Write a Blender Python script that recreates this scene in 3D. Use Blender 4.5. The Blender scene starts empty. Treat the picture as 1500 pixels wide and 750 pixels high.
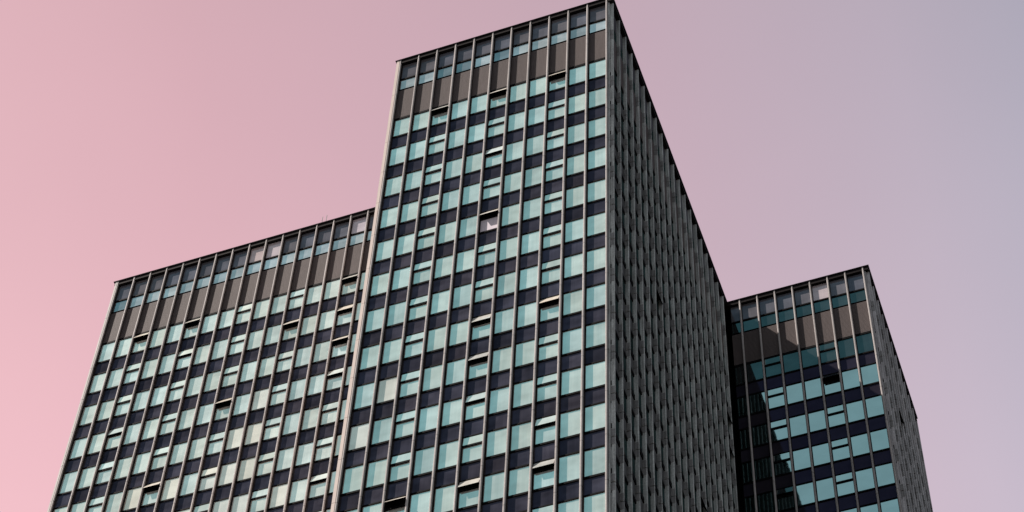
import bpy, bmesh, math, random
from mathutils import Vector, Matrix

random.seed(11)
S = bpy.context.scene
COL = S.collection

# ------------------------------------------------------------------ camera
Z0 = 146.83                       # roof height above the street
CAMP = Vector((41.68296, -75.44019, Z0 - 145.18364))
ROT = ((0.9418130542013101, 0.3351286747392883, 0.026018114910355966),
       (-0.24951876141715268, 0.7488864293231524, -0.6139295592138149),
       (-0.2252300127355372, 0.5717148654207859, 0.7889319070870707))
FPX, CX, CY = 3213.398, 783.218, 515.349
cam = bpy.data.cameras.new('camera')
camo = bpy.data.objects.new('camera', cam)
COL.objects.link(camo)
rx, dn, fw = (Vector(r).normalized() for r in ROT)
m = Matrix.Identity(4)
for i in range(3):
    m[i][0] = rx[i]; m[i][1] = -dn[i]; m[i][2] = -fw[i]; m[i][3] = CAMP[i]
camo.matrix_world = m
cam.sensor_fit = 'HORIZONTAL'; cam.sensor_width = 36.0
cam.lens = FPX / 1500 * 36
cam.shift_x = -(CX - 750) / 1500
cam.shift_y = (CY - 375) / 1500
cam.clip_start = 0.5; cam.clip_end = 6000
S.camera = camo

def project(p):
    q = Vector(p) - CAMP
    z = q.dot(fw)
    return CX + FPX * q.dot(rx) / z, CY + FPX * q.dot(dn) / z

# ------------------------------------------------------------------ layout
LD, RD = 11.954, 29.914           # set-backs of the left and right blocks
RX, LX = 18.020, -29.806
BT, BL, BR = 1.5, 1.48297, 1.47834
ZA, ZB, ZC, H, SP = 2.738, 4.200, 8.316, 3.88539, 1.36
FB, SIDE = 1.884, 0.437           # first side fin, side fin tip beyond the corner grid line
FD, FW = 0.28, 0.155              # fin depth and width
CO = 0.50                         # coping height

# ------------------------------------------------------------------ materials
def mat(name):
    mt = bpy.data.materials.new(name); mt.use_nodes = True
    nt = mt.node_tree; nt.nodes.clear()
    out = nt.nodes.new('ShaderNodeOutputMaterial')
    return mt, nt, out

def nd(nt, typ, **kw):
    n = nt.nodes.new(typ)
    for k, v in kw.items():
        setattr(n, k, v)
    return n

def coords(nt, scale):
    tc = nd(nt, 'ShaderNodeTexCoord'); mp = nd(nt, 'ShaderNodeMapping')
    mp.inputs['Scale'].default_value = scale
    nt.links.new(tc.outputs['Object'], mp.inputs['Vector'])
    # shift the pattern from copy to copy
    oi = nd(nt, 'ShaderNodeObjectInfo')
    ml = nd(nt, 'ShaderNodeMath', operation='MULTIPLY'); ml.inputs[1].default_value = 57.0
    nt.links.new(oi.outputs['Random'], ml.inputs[0])
    cb = nd(nt, 'ShaderNodeCombineXYZ')
    for k in range(3):
        nt.links.new(ml.outputs[0], cb.inputs[k])
    nt.links.new(cb.outputs[0], mp.inputs['Location'])
    return mp.outputs[0], oi

def noise(nt, vec, scale, detail=3, rough=.55):
    n = nd(nt, 'ShaderNodeTexNoise')
    n.inputs['Scale'].default_value = scale; n.inputs['Detail'].default_value = detail
    n.inputs['Roughness'].default_value = rough
    nt.links.new(vec, n.inputs['Vector'])
    return n.outputs['Fac']

def maprange(nt, v, a, b, c, d):
    n = nd(nt, 'ShaderNodeMapRange')
    for k, x in zip((1, 2, 3, 4), (a, b, c, d)):
        n.inputs[k].default_value = x
    nt.links.new(v, n.inputs[0])
    return n.outputs[0]

def mul(nt, a, b):
    n = nd(nt, 'ShaderNodeMath', operation='MULTIPLY')
    nt.links.new(a, n.inputs[0]); nt.links.new(b, n.inputs[1])
    return n.outputs[0]

def scaled(nt, col, fac):
    n = nd(nt, 'ShaderNodeVectorMath', operation='SCALE')
    n.inputs[0].default_value = col
    nt.links.new(fac, n.inputs['Scale'])
    return n.outputs[0]

def painted(name, col, rough=.5, metal=0.0, streak=.25, spec=.4, rnd=.12):
    mt, nt, out = mat(name)
    v, oi = coords(nt, (6, 6, .35))
    f1 = maprange(nt, noise(nt, v, 1.3, 5), .3, .7, 1 - streak, 1 + streak * .6)
    v2, _ = coords(nt, (1, 1, 1))
    f2 = maprange(nt, noise(nt, v2, 9, 4), .3, .7, 1 - streak * .5, 1 + streak * .4)
    f3 = maprange(nt, oi.outputs['Random'], 0, 1, 1 - rnd, 1 + rnd)
    c = scaled(nt, col, mul(nt, mul(nt, f1, f2), f3))
    p = nd(nt, 'ShaderNodeBsdfPrincipled')
    nt.links.new(c, p.inputs['Base Color'])
    p.inputs['Roughness'].default_value = rough; p.inputs['Metallic'].default_value = metal
    p.inputs['Specular IOR Level'].default_value = spec
    nt.links.new(p.outputs[0], out.inputs[0])
    return mt

def glazing(name, tint, inner, mix, rough=.03, fold=.18, rnd=.10, wav=.02):
    """tinted mirror glass in front of drawn blinds: a tinted gloss over a matt inner layer"""
    mt, nt, out = mat(name)
    v, oi = coords(nt, (5, 1, .10))
    folds = maprange(nt, noise(nt, v, 1.0, 2, .5), .3, .7, 1 - fold, 1 + fold * .6)
    v2, _ = coords(nt, (.7, .7, 1.1))
    big = maprange(nt, noise(nt, v2, .9, 2), .3, .7, 1 - rnd, 1 + rnd)
    r = maprange(nt, oi.outputs['Random'], 0, 1, 1 - rnd, 1 + rnd)
    ci = scaled(nt, inner, mul(nt, mul(nt, folds, big), r))
    wn = nd(nt, 'ShaderNodeTexWhiteNoise', noise_dimensions='1D')
    nt.links.new(oi.outputs['Random'], wn.inputs['W'])
    hv = nd(nt, 'ShaderNodeMix', data_type='RGBA')
    nt.links.new(wn.outputs['Value'], hv.inputs[0])
    hv.inputs[6].default_value = (1.05, 1.0, .96, 1); hv.inputs[7].default_value = (.93, 1.0, 1.09, 1)
    cm = nd(nt, 'ShaderNodeVectorMath', operation='MULTIPLY')
    nt.links.new(ci, cm.inputs[0]); nt.links.new(hv.outputs[2], cm.inputs[1]); ci = cm.outputs[0]
    ct = scaled(nt, tint, mul(nt, maprange(nt, r, 0, 2, .25, 1.75), big))
    d = nd(nt, 'ShaderNodeBsdfDiffuse'); nt.links.new(ci, d.inputs['Color'])
    g = nd(nt, 'ShaderNodeBsdfGlossy'); nt.links.new(ct, g.inputs['Color'])
    g.inputs['Roughness'].default_value = rough
    bp = nd(nt, 'ShaderNodeBump'); bp.inputs['Strength'].default_value = wav
    bp.inputs['Distance'].default_value = .05
    nt.links.new(noise(nt, v2, 1.6, 2), bp.inputs['Height'])
    nt.links.new(bp.outputs[0], g.inputs['Normal'])
    ms = nd(nt, 'ShaderNodeMixShader'); ms.inputs[0].default_value = mix
    nt.links.new(g.outputs[0], ms.inputs[1]); nt.links.new(d.outputs[0], ms.inputs[2])
    nt.links.new(ms.outputs[0], out.inputs[0])
    return mt

M = {}
M['fin'] = painted('weathered_metal', (.385, .36, .355), .6, streak=.30, spec=.12)
M['sidefin'] = painted('weathered_grey_metal', (.47, .49, .485), .6, streak=.5, spec=.15)
M['sidefin_r'] = painted('light_grey_side_metal', (.50, .49, .51), .6, streak=.40, spec=.15)
M['plate'] = painted('dull_side_plate', (.25, .25, .255), .6, streak=.4, spec=.1)
M['web'] = painted('shaded_fin_flank', (.045, .038, .036), .7, streak=.3, spec=.05)  # shade on the fins' right flanks, put into the colour
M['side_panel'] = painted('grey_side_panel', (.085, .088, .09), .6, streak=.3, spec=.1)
M['post'] = painted('pale_corner_metal', (.54, .45, .41), .6, streak=.15, spec=.15)
M['black'] = painted('black_gasket', (.005, .005, .006), .7, streak=.3, spec=.02)
M['coping'] = painted('dark_coping', (.014, .012, .013), .7, streak=.3, spec=.02)
M['louvre'] = painted('brown_louvre_metal', (.112, .093, .092), .65, streak=.10, rnd=.06, spec=.06)
M['core'] = painted('dark_interior', (.006, .008, .009), .8, streak=.2, spec=.05)
M['wall'] = painted('dark_wall_panel', (.08, .08, .085), .6)
M['sash'] = painted('pale_sash_metal', (.50, .46, .42), .4, streak=.05)
M['glass'] = glazing('tinted_glass_with_blinds', (.34, .88, .87), (.68, .63, .56), .47, fold=.10, rnd=.13)
M['glass_l'] = glazing('tinted_glass_with_pale_blinds', (.49, .95, .92), (.78, .75, .67), .53, fold=.10, rnd=.13)  # also on open lights, where its paler tone paints the sun on them
M['glass_c'] = glazing('tinted_glass_with_sun_glow', (.60, .90, .82), (.86, .80, .70), .58, fold=.06)  # warm sun reflection painted as a cream tone in the panes
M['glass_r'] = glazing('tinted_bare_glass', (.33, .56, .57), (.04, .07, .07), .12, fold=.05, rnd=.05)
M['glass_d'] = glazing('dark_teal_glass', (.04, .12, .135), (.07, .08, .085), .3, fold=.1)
M['strip'] = glazing('teal_strip_glass', (.36, .66, .72), (.52, .48, .46), .42, rnd=.2, fold=.1)
M['strip_dark'] = glazing('deep_teal_strip_glass', (.15, .38, .44), (.24, .23, .23), .42, rnd=.15, fold=.1)
M['cler'] = glazing('smoky_glass', (.03, .068, .095), (.185, .182, .205), .6, rnd=.15, fold=.08)
M['cler_p'] = glazing('pale_smoky_glass', (.30, .34, .38), (.62, .53, .54), .7, fold=.05)  # paler clerestory panes in a few bays
M['span'] = glazing('dark_violet_panel_glass', (.014, .028, .06), (.064, .062, .078), .65, rnd=.30, fold=.12)
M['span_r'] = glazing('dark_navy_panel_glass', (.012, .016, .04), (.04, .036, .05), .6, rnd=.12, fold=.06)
M['white'] = painted('white_blind', (.70, .64, .70), .7, streak=.05, spec=.1)
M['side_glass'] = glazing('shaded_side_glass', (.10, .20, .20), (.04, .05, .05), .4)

# ------------------------------------------------------------------ mesh helper
class MB:
    def __init__(s):
        s.v = []; s.f = []; s.mi = []; s.mats = []
    def mid(s, mt):
        if mt not in s.mats: s.mats.append(mt)
        return s.mats.index(mt)
    def hexa(s, pts, mt):
        b = len(s.v); s.v += [tuple(p) for p in pts]
        k = s.mid(mt)
        for q in ((0, 3, 2, 1), (4, 5, 6, 7), (0, 1, 5, 4), (1, 2, 6, 5), (2, 3, 7, 6), (3, 0, 4, 7)):
            s.f.append(tuple(b + i for i in q)); s.mi.append(k)
    def box(s, x0, x1, y0, y1, z0, z1, mt):
        s.hexa([(x0, y0, z0), (x1, y0, z0), (x1, y1, z0), (x0, y1, z0),
                (x0, y0, z1), (x1, y0, z1), (x1, y1, z1), (x0, y1, z1)], mt)
    def prism(s, prof, z0, z1, mt):
        """vertical prism on a counter-clockwise outline in x, y"""
        b = len(s.v); n = len(prof); k = s.mid(mt)
        s.v += [(x, y, z0) for x, y in prof] + [(x, y, z1) for x, y in prof]
        for i in range(n):
            j = (i + 1) % n
            s.f.append((b + i, b + j, b + n + j, b + n + i)); s.mi.append(k)
        s.f.append(tuple(b + i for i in range(n - 1, -1, -1))); s.mi.append(k)
        s.f.append(tuple(b + n + i for i in range(n))); s.mi.append(k)
    def mesh(s, name):
        me = bpy.data.meshes.new(name)
        me.from_pydata(s.v, [], s.f)
        for mt in s.mats: me.materials.append(mt)
        me.polygons.foreach_set('material_index', s.mi)
        me.update()
        return me

def link(name, me, parent=None, loc=(0, 0, 0), rot=(0, 0, 0)):
    o = bpy.data.objects.new(name, me); COL.objects.link(o)
    o.parent = parent; o.location = loc; o.rotation_euler = rot
    return o

# ------------------------------------------------------------------ part meshes (local: x along, -y outward, z up; fin tips at y = 0)
FBOT, FTOP = .15, .11
GH = H - SP                       # height of a window opening
VB = GH * .64                     # height of the transom under an opening light

def window_meshes(b, glass):
    w0, w1 = FW / 2, b - FW / 2
    f = MB(); K = M['black']
    f.box(w0, w1, .20, .36, 0, FBOT, K); f.box(w0, w1, .22, .36, GH - FTOP, GH, K)
    f.box(w0, w0 + .045, .235, .36, FBOT, GH - FTOP, K); f.box(w1 - .045, w1, .235, .36, FBOT, GH - FTOP, K)
    g = MB(); g.box(w0 + .047, w1 - .047, .268, .292, FBOT + .002, GH - FTOP - .002, glass)
    return f.mesh('window'), g.mesh('pane')

def vent_meshes(b, glass):
    w0, w1 = FW / 2, b - FW / 2
    f = MB(); K = M['black']
    f.box(w0, w1, .20, .36, 0, FBOT, K); f.box(w0, w1, .22, .36, GH - FTOP, GH, K)
    f.box(w0, w0 + .045, .235, .36, FBOT, GH - FTOP, K); f.box(w1 - .045, w1, .235, .36, FBOT, GH - FTOP, K)
    f.box(w0 + .045, w1 - .045, .19, .36, VB - .06, VB + .06, K)
    g = MB(); g.box(w0 + .047, w1 - .047, .268, .292, FBOT + .002, VB - .062, glass)
    # the opening light, hinged along its top edge (its origin)
    hh = GH - FTOP - .002 - (VB + .062); a, c = w0 + .05, w1 - .05
    s = MB(); P = M['sash']
    s.box(a, c, .0, .022, -hh, -hh + .018, K); s.box(a, c, .0, .022, -.03, -.002, K)
    s.box(a, a + .022, .0, .022, -hh + .018, -.03, P); s.box(c - .022, c, .0, .022, -hh + .018, -.03, P)
    s.box(a + .022, c - .022, .002, .018, -hh + .018, -.03, glass)
    return f.mesh('window'), g.mesh('pane'), s.mesh('opening_light')

def panel_mesh(b, mt):
    f = MB(); f.box(FW / 2, b - FW / 2, .262, .33, .012, SP - .012, mt)
    return f.mesh('spandrel_panel')

def louvre_mesh(b):
    w0, w1 = FW / 2, b - FW / 2; h = ZC - ZB
    f = MB(); K = M['black']
    f.box(w0, w1, .22, .36, 0, .12, K); f.box(w0, w1, .25, .36, h - .025, h, K)
    f.box(w0 + .03, w1 - .03, .335, .36, .12, h - .025, K)
    n = 26; st = (h - .20) / n
    for i in range(n):
        z = .13 + i * st
        f.hexa([(w0, .24, z), (w1, .24, z), (w1, .325, z + .055), (w0, .325, z + .055),
                (w0, .24, z + .022), (w1, .24, z + .022), (w1, .325, z + .077), (w0, .325, z + .077)], M['louvre'])
        f.box(w0, w1, .24, .252, z + .0225, z + st * .8, M['louvre'])
    return f.mesh('louvre_panel')

def light_meshes(b, h, glass, sill):
    w0, w1 = FW / 2, b - FW / 2
    f = MB(); K = M['black']
    f.box(w0, w1, .20, .36, 0, sill, K); f.box(w0, w1, .25, .36, h - .04, h, K)
    f.box(w0, w0 + .04, .245, .36, sill, h - .04, K); f.box(w1 - .04, w1, .245, .36, sill, h - .04, K)
    g = MB(); g.box(w0 + .042, w1 - .042, .268, .292, sill + .002, h - .042, glass)
    return f.mesh('window'), g.mesh('pane')

def fin_mesh(z_bot, mt, web, w=FW, gap=.014, plate=.24, pm=None):
    """a vertical fin from the coping down to the street, jointed once a storey in the middle of the spandrels"""
    f = MB(); h = w / 2; d = .075
    cap = [(-h, d), (-h, .045), (-h + .035, 0), (h - .050, 0), (h, .065), (h, d)]
    split = pm is not None                # side walls: shade is painted on the flank turned away from the street
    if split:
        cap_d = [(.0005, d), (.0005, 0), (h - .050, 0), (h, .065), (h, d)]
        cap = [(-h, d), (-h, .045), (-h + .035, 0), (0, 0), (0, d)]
    g = h - .004
    lit = [(-g, .30), (-g, d + .001), (0, d + .001), (0, .30)]
    stem = [(.0005, .30), (.0005, d + .001), (g, d + .001), (g, .30)]
    inner = [(-h + .02, .30), (-h + .02, .03), (h - .02, .03), (h - .02, .30)]
    joints = [-ZB - .9]
    z = -ZC - H + SP * .45
    while z > z_bot + 1:
        joints.append(z); z -= H
    top = .06
    for j in joints:
        f.prism(cap, j + gap, top, mt)
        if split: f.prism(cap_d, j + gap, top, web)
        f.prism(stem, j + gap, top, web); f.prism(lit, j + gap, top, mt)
        f.prism(inner, j - gap, j + gap, M['black'])
        y0, y1 = (.09, .23) if plate < .3 else (.02, .262)
        for za, zb in ((j - plate, j - gap - .03), (j + gap + .03, j + plate)):
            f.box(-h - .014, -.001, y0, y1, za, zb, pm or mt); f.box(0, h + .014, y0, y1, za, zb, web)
        top = j - gap
    f.prism(cap, z_bot, top, mt)
    if split: f.prism(cap_d, z_bot, top, web)
    f.prism(stem, z_bot, top, web); f.prism(lit, z_bot, top, mt)
    return f.mesh('mullion')

# ------------------------------------------------------------------ one glazed front of a block
NROW = int((Z0 - ZC - 3) / H)
ZGR = -Z0                         # street level in roof coordinates

def on_screen(pts, mg=6):
    us = [project(p) for p in pts]
    return (max(u for u, v in us) > -mg and min(u for u, v in us) < 1500 + mg and
            max(v for u, v in us) > -mg and min(v for u, v in us) < 750 + mg)

def hidden_left(p):
    d = Vector(p) - CAMP
    t = (0 - CAMP.y) / d.y
    return 0 < t < 1 and (CAMP + d * t).x > -.25

def front(root, ox, oy, b, cols, mats, vents, opens, pale=(), strips=(), dark_row=False, cream=(), whites=(), open_glass=None, seen=None, rnd=None):
    """cols: bay indices; vents: bays with opening lights; opens: {(bay, row): degrees}"""
    wf, wp = window_meshes(b, mats['glass']); vf, vp, vs = vent_meshes(b, mats['glass'])
    variants = {}
    def pane_of(kind, g):
        key = (kind, g.name)
        if key not in variants:
            mm = (wp if kind == 'w' else vp if kind == 'v' else vs).copy()
            for i, q in enumerate(mm.materials):
                if q == mats['glass']: mm.materials[i] = g
            variants[key] = mm
        return variants[key]
    sp = panel_mesh(b, mats['span']); lv = louvre_mesh(b)
    cf, cp = light_meshes(b, ZA - CO, mats['cler'], .15)
    cpp = cp.copy(); cpp.materials[0] = M['cler_p']
    sf, spn = light_meshes(b, ZB - ZA, mats['strip'], .03)
    spd = spn.copy(); spd.materials[0] = M['strip_dark']
    rest = MB(); n_rest = 0
    counts = {'spandrel_panel': 0}
    todo_panels = []
    for c in cols:
        x = ox + c * b
        vis = lambda z0, z1: on_screen([(x, oy, Z0 + z0), (x + b, oy, Z0 + z0), (x, oy, Z0 + z1), (x + b, oy, Z0 + z1)]) and \
            (seen is None or seen((x + .2, oy + .25, Z0 + (z0 + z1) / 2)))
        tilt = lambda s=.35: (math.radians(random.gauss(0, s)), 0, math.radians(random.gauss(0, s * .6)))
        o = link('clerestory_window', cf, root, (x, oy, -ZA))
        q = link('pane', cpp if c in pale else cp, o, (0, 0, 0), (0, 0, 0))
        o = link('transom_window', sf, root, (x, oy, -ZB))
        link('pane', spd if c in strips else spn, o)
        link('louvre_panel', lv, root, (x, oy, -ZC))
        for k in range(NROW):
            zt = -ZC - k * H; zb = zt - GH; zs = zt - H
            if vis(zb, zt):
                g = mats['glass']
                if dark_row and k == 0: g = M['glass_d']
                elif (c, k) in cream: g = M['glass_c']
                if c in vents:
                    o = link('vented_window', vf, root, (x, oy, zb))
                    link('pane', pane_of('v', M['white'] if (c, k) in whites else g), o, (0, 0, 0), (0, 0, math.radians(random.gauss(0, .15))))
                    a = opens.get((c, k), 3.0 + random.random() * 2)
                    s = link('opening_light', pane_of('s', (open_glass or M['glass_l']) if a > 8 else g), o, (0, .235, GH - FTOP - .003), (math.radians(-a), 0, 0))  # by default, paler glass paints the sun's brightness on open lights
                    if a > 6: s['label'] = 'top-hung light standing open'
                else:
                    o = link('window', wf, root, (x, oy, zb))
                    link('pane', pane_of('w', g), o, (0, 0, 0), (math.radians(random.gauss(0, .12)), 0, math.radians(random.gauss(0, .12))))
            else:
                rest.box(x + FW / 2, x + b - FW / 2, oy + .27, oy + .30, zb + FBOT, zt - FTOP, mats['glass'])
                rest.box(x + FW / 2, x + b - FW / 2, oy + .21, oy + .30, zb, zb + FBOT - .002, M['black'])
            if vis(zs, zb):
                todo_panels.append((project((x + b / 2, oy, Z0 + zs))[1], x, zs))
            else:
                rest.box(x + FW / 2, x + b - FW / 2, oy + .262, oy + .31, zs + .012, zb - .012, mats['span'])
    todo_panels.sort(reverse=True)
    for i, (v, x, zs) in enumerate(todo_panels):
        if i < 100:
            link('spandrel_panel', sp, root, (x, oy, zs))
        else:
            counts.setdefault('rest', []).append((x, zs))
    if counts.get('rest'):
        r2 = MB()
        for x, zs in counts['rest']:
            r2.box(x + FW / 2, x + b - FW / 2, oy + .262, oy + .33, zs + .012, zs + SP - .012, mats['span'])
        o = link('upper_spandrel_panels', r2.mesh('upper_spandrel_panels'), root); o['kind'] = 'stuff'
    return rest


def tower(name, label, x0, x1, y0, y1):
    root = bpy.data.objects.new(name, None); COL.objects.link(root)
    root.location = (0, 0, Z0)
    root['label'] = label; root['category'] = 'building'; root['group'] = 'adjoining glass office towers'
    return root

def body(root, x0, x1, y0, y1, rest):
    """inner walls and the storeys below the picture; x0..x1, y0..y1 is the glass line"""
    w = MB()
    w.box(x0 + .25, x1 - .25, y0 + .30, y1, ZGR, -.35, M['core'])
    link('inner_wall', w.mesh('inner_wall'), root)
    if rest.v:
        link('lower_storeys', rest.mesh('lower_storeys'), root)

def side(root, xs, y_first, n, z_vis, mt, y_lo, y_hi, opens=()):
    """the ribbed wall facing right; xs = fin tip line"""
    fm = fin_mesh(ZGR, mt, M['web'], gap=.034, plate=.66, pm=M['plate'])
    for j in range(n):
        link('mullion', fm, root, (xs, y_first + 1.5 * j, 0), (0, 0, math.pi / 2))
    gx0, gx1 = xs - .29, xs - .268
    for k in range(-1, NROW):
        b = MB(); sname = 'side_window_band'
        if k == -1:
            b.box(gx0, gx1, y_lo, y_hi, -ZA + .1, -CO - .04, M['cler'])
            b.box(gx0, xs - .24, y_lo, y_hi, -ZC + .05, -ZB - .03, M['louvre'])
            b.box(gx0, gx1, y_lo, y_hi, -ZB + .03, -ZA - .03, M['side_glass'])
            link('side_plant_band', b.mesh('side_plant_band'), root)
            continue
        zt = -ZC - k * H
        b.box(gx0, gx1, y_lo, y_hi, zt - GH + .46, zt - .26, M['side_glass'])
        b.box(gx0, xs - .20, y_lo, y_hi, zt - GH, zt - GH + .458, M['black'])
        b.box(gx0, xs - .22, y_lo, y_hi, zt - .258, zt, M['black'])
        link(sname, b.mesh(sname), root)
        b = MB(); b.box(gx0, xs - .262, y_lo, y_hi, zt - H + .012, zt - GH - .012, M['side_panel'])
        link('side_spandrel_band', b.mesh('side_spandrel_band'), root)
    # a few lights standing open between the fins
    hh = .78; s = MB()
    s.box(.10, 1.40, -.02, .03, -hh, -hh + .05, M['black']); s.box(.10, 1.40, -.02, .03, -.05, 0, M['black'])
    s.box(.10, .14, -.02, .03, -hh + .05, -.05, M['black']); s.box(1.36, 1.40, -.02, .03, -hh + .05, -.05, M['black'])
    s.box(.14, 1.36, -.005, .015, -hh + .05, -.05, M['side_glass'])
    sm = s.mesh('opening_light')
    for j, k, a in opens:
        o = link('opening_light', sm, root, (xs - .24, y_first + 1.5 * j, -ZC - k * H - .08))
        o.rotation_mode = 'XYZ'; o.rotation_euler = (math.radians(-a), 0, math.pi / 2)
        o['label'] = 'dark side light standing open'

def coping(root, x0, x1, y0, y1):
    """dark roof edge running round the block just behind the fin tips, and the roof deck"""
    c = MB()
    c.box(x0, x1, y0 + .03, y1, -CO, -.06, M['coping'])
    c.box(x0 - .12, x1 + .08, y0 - .05, y1 + .02, -.058, .0, M['coping'])
    link('roof_edge', c.mesh('roof_edge'), root)
    d = MB(); d.box(x0 + .3, x1 - .3, y0 + .4, y1 - .3, .002, .09, M['wall'])
    link('roof_deck', d.mesh('roof_deck'), root)

def post(root, x0, x1, y0, y1, mt):
    p = MB()
    zs = [-ZB - .9]; z = -ZC - H + SP * .45
    while z > ZGR + 1:
        zs.append(z); z -= H
    top = -.07
    for j in zs:
        p.box(x0, x1, y0, y1, j + .012, top, mt)
        p.box(x0 + .02, x1 - .02, y0 + .02, y1 - .02, j - .012, j + .012, M['black'])
        top = j - .012
    p.box(x0, x1, y0, y1, ZGR, top, mt)
    link('corner_post', p.mesh('corner_post'), root)

def plain_wall(root, x0, x1, y0, y1):
    w = MB()
    k = 0; z = ZGR
    while z < -CO - .1:
        z1 = min(z + H, -CO)
        w.box(x0, x1, y0, y1, z + .015, z1, M['wall']); z += H
    link('blind_wall', w.mesh('blind_wall'), root)

# ------------------------------------------------------------------ the tall middle block
tall = tower('office_tower', 'tallest glass office block in the middle, with a dark ribbed wall on its right side', 0, 0, 0, 0)
ft = {'glass': M['glass'], 'span': M['span'], 'cler': M['cler'], 'strip': M['strip']}
op = {(2, 0): 25, (5, 0): 24, (8, 0): 25, (5, 2): 11, (5, 4): 26, (5, 7): 17, (5, 8): 19, (8, 7): 21,
      (5, 9): 10, (5, 11): 20, (8, 10): 10, (8, 11): 20, (2, 11): 36}
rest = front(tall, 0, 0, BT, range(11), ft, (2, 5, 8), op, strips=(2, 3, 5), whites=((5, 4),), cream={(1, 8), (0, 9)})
fm = fin_mesh(ZGR, M['fin'], M['web'])
for i in range(12):
    link('mullion', fm, tall, (i * BT, 0, 0))
XS = 16.5 + SIDE
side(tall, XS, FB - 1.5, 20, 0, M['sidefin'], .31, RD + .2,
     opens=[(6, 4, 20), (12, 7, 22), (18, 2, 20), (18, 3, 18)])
post(tall, 16.5 + FW / 2 + .003, XS - .27, .15, .29, M['sidefin'])
post(tall, -.30, -FW / 2 - .003, .0, LD + .25, M['post'])
coping(tall, -.30, XS, 0, RD + 12)
body(tall, -.05, XS - .29, .28, RD + 12, rest)

# ------------------------------------------------------------------ the lower-looking left block
left = tower('office_tower', 'broad glass office block on the left, stepping back beside the tallest block', 0, 0, 0, 0)
fl = {'glass': M['glass_l'], 'span': M['span'], 'cler': M['cler'], 'strip': M['strip']}
op = {(2, 0): 24, (5, 0): 26, (14, 0): 26, (11, 1): 24, (14, 1): 18, (14, 2): 26, (14, 3): 14, (8, 3): 26, (5, 1): 9,
      (2, 3): 11, (5, 5): 26, (14, 6): 12}
cr = {(8, 5), (9, 5), (9, 4), (9, 6), (10, 6), (10, 4), (10, 5), (12, 7), (7, 6), (6, 6), (11, 7), (12, 6), (13, 8), (6, 5), (10, 3), (4, 5)}  # panes that carry the painted cream sun reflection
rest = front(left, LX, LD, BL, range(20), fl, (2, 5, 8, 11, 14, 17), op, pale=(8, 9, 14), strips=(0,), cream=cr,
             seen=lambda p: not hidden_left(p))
for i in range(20):
    link('mullion', fm, left, (LX + i * BL, LD, 0))
post(left, LX - .22, LX - FW / 2 - .003, LD + .0, LD + .35, M['fin'])
plain_wall(left, LX - .28, LX - .05, LD + .36, LD + 16)
coping(left, LX - .30, -.34, LD, LD + 16)
body(left, LX - .30, -.1, LD + .28, LD + 15.9, rest)

for q in (12.22, 12.46):
    rd = MB(); xx = LX + q * BL
    rd.box(xx - .018, xx + .018, LD + .1, LD + .136, .002, .95 + (q - 12) * .4, M['wall'])
    rd.box(xx - .06, xx + .06, LD + .06, LD + .18, .0025, .08, M['wall'])
    link('roof_rod', rd.mesh('roof_rod'), left)

# ------------------------------------------------------------------ the shaded right block
right = tower('office_tower', 'narrow shaded glass office block on the right, behind the ribbed side wall', 0, 0, 0, 0)
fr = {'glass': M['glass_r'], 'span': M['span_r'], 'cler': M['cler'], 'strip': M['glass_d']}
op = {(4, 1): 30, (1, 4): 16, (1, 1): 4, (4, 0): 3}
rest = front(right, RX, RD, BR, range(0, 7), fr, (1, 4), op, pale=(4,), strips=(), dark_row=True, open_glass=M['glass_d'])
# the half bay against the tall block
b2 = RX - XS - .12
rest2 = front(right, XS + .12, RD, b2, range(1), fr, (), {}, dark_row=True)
for o_v in (rest2,):
    off = len(rest.v)
    rest.v += o_v.v
    for f_, mi_ in zip(o_v.f, o_v.mi):
        rest.f.append(tuple(off + i for i in f_)); rest.mi.append(rest.mid(o_v.mats[mi_]))
for i in range(8):
    link('mullion', fm, right, (RX + i * BR, RD, 0))
XR = RX + 7 * BR + SIDE
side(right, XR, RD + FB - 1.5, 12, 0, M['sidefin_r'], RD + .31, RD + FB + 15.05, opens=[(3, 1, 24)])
post(right, RX + 7 * BR + FW / 2 + .003, XR - .27, RD + .15, RD + .29, M['sidefin_r'])
coping(right, XS + .01, XR, RD, RD + FB + 15.07)
body(right, XS + .05, XR - .29, RD + .28, RD + FB + 15.05, rest)

# ------------------------------------------------------------------ street
g = MB()
g.v = [(-3000, -3000, 0), (3000, -3000, 0), (3000, 3000, 0), (-3000, 3000, 0)]; g.f = [(0, 1, 2, 3)]; g.mi = [0]
M['pave'] = painted('dark_asphalt_paving', (.06, .058, .056), .85, streak=.2)
g.mats = [M['pave']]
o = link('pavement', g.mesh('pavement')); o['kind'] = 'structure'

# ------------------------------------------------------------------ light
SUN = Vector((2.15, 1.0, -1.454 * 2.15)).normalized()       # direction of travel
to = -SUN
el = math.asin(to.z); az = math.atan2(to.x, to.y)           # clockwise from +y
sl = bpy.data.lights.new('sun', 'SUN'); sl.energy = 5.0; sl.angle = math.radians(.53); sl.color = (1.0, .90, .82)
so = bpy.data.objects.new('sun', sl); COL.objects.link(so)
so.rotation_euler = SUN.to_track_quat('-Z', 'Y').to_euler()
so.location = (-60, -60, Z0 + 60)

W = bpy.data.worlds.new('World'); S.world = W; W.use_nodes = True
nt = W.node_tree; nt.nodes.clear()
out = nd(nt, 'ShaderNodeOutputWorld'); bg = nd(nt, 'ShaderNodeBackground')
bg.inputs['Strength'].default_value = .1
sky = nd(nt, 'ShaderNodeTexSky', sky_type='NISHITA'); sky.sun_disc = False
sky.sun_elevation = el; sky.sun_rotation = az; sky.air_density = 1.0; sky.dust_density = 2.0
tc = nd(nt, 'ShaderNodeTexCoord')
def dot(vec):
    n = nd(nt, 'ShaderNodeVectorMath', operation='DOT_PRODUCT')
    nt.links.new(tc.outputs['Generated'], n.inputs[0]); n.inputs[1].default_value = vec
    return n.outputs['Value']
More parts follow.
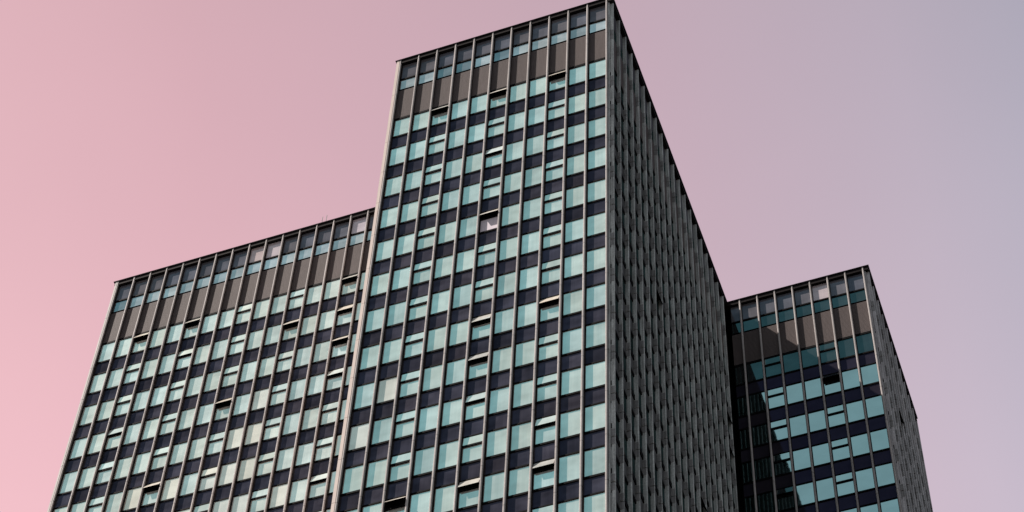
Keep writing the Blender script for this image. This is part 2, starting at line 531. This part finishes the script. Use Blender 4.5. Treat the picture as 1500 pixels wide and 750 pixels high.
# pink evening haze low in one quarter of the sky, turning to lavender clockwise
axis = rx - dn * .22
t = maprange(nt, dot(axis), -.26, .94, 0, 1)
rp = nd(nt, 'ShaderNodeValToRGB'); nt.links.new(t, rp.inputs[0])
K = 1.0
stops = [(0.0, (.875, .495, .518)), (.11, (.785, .452, .485)), (.25, (.66, .437, .487)), (.375, (.58, .478, .55)), (.46, (.455, .45, .535)), (1.0, (.13, .15, .22))]
cr_ = rp.color_ramp
while len(cr_.elements) < len(stops): cr_.elements.new(.5)
for e, (p_, c_) in zip(cr_.elements, stops):
    e.position = p_; e.color = (*c_, 1)
back = nd(nt, 'ShaderNodeMix', data_type='RGBA')
fwd = maprange(nt, dot(Vector((fw.x, fw.y, 0)).normalized()), -.15, .25, 0, 1)
nt.links.new(fwd, back.inputs[0]); back.inputs[6].default_value = (.56, .60, .62, 1)
nt.links.new(rp.outputs[0], back.inputs[7])
# darker towards the zenith, with a trace of thin uneven haze
vert = maprange(nt, dot(dn), -.28, .14, 5.75 * .77, 5.75 * 1.14)
hz = nd(nt, 'ShaderNodeTexNoise'); hz.inputs['Scale'].default_value = 5.0; hz.inputs['Detail'].default_value = 3
nt.links.new(tc.outputs['Generated'], hz.inputs['Vector'])
sc = nd(nt, 'ShaderNodeVectorMath', operation='SCALE')
low = maprange(nt, dot((0, 0, 1)), .15, .60, .30, 1.0)      # low sky out of view dimmed to deepen the walls' shade
nt.links.new(mul(nt, mul(nt, vert, low), maprange(nt, hz.outputs['Fac'], .3, .7, .975, 1.025)), sc.inputs['Scale'])
nt.links.new(back.outputs[2], sc.inputs[0])
mx = nd(nt, 'ShaderNodeMix', data_type='RGBA'); mx.inputs[0].default_value = .88
nt.links.new(sky.outputs[0], mx.inputs[6]); nt.links.new(sc.outputs[0], mx.inputs[7])
nt.links.new(mx.outputs[2], bg.inputs['Color']); nt.links.new(bg.outputs[0], out.inputs[0])

S.view_settings.view_transform = 'Standard'; S.view_settings.look = 'None'
S.view_settings.exposure = 0.85; S.view_settings.gamma = 1.0; S.view_settings.use_curve_mapping = False
S.cycles.max_bounces = 8; S.cycles.sample_clamp_indirect = 4.0
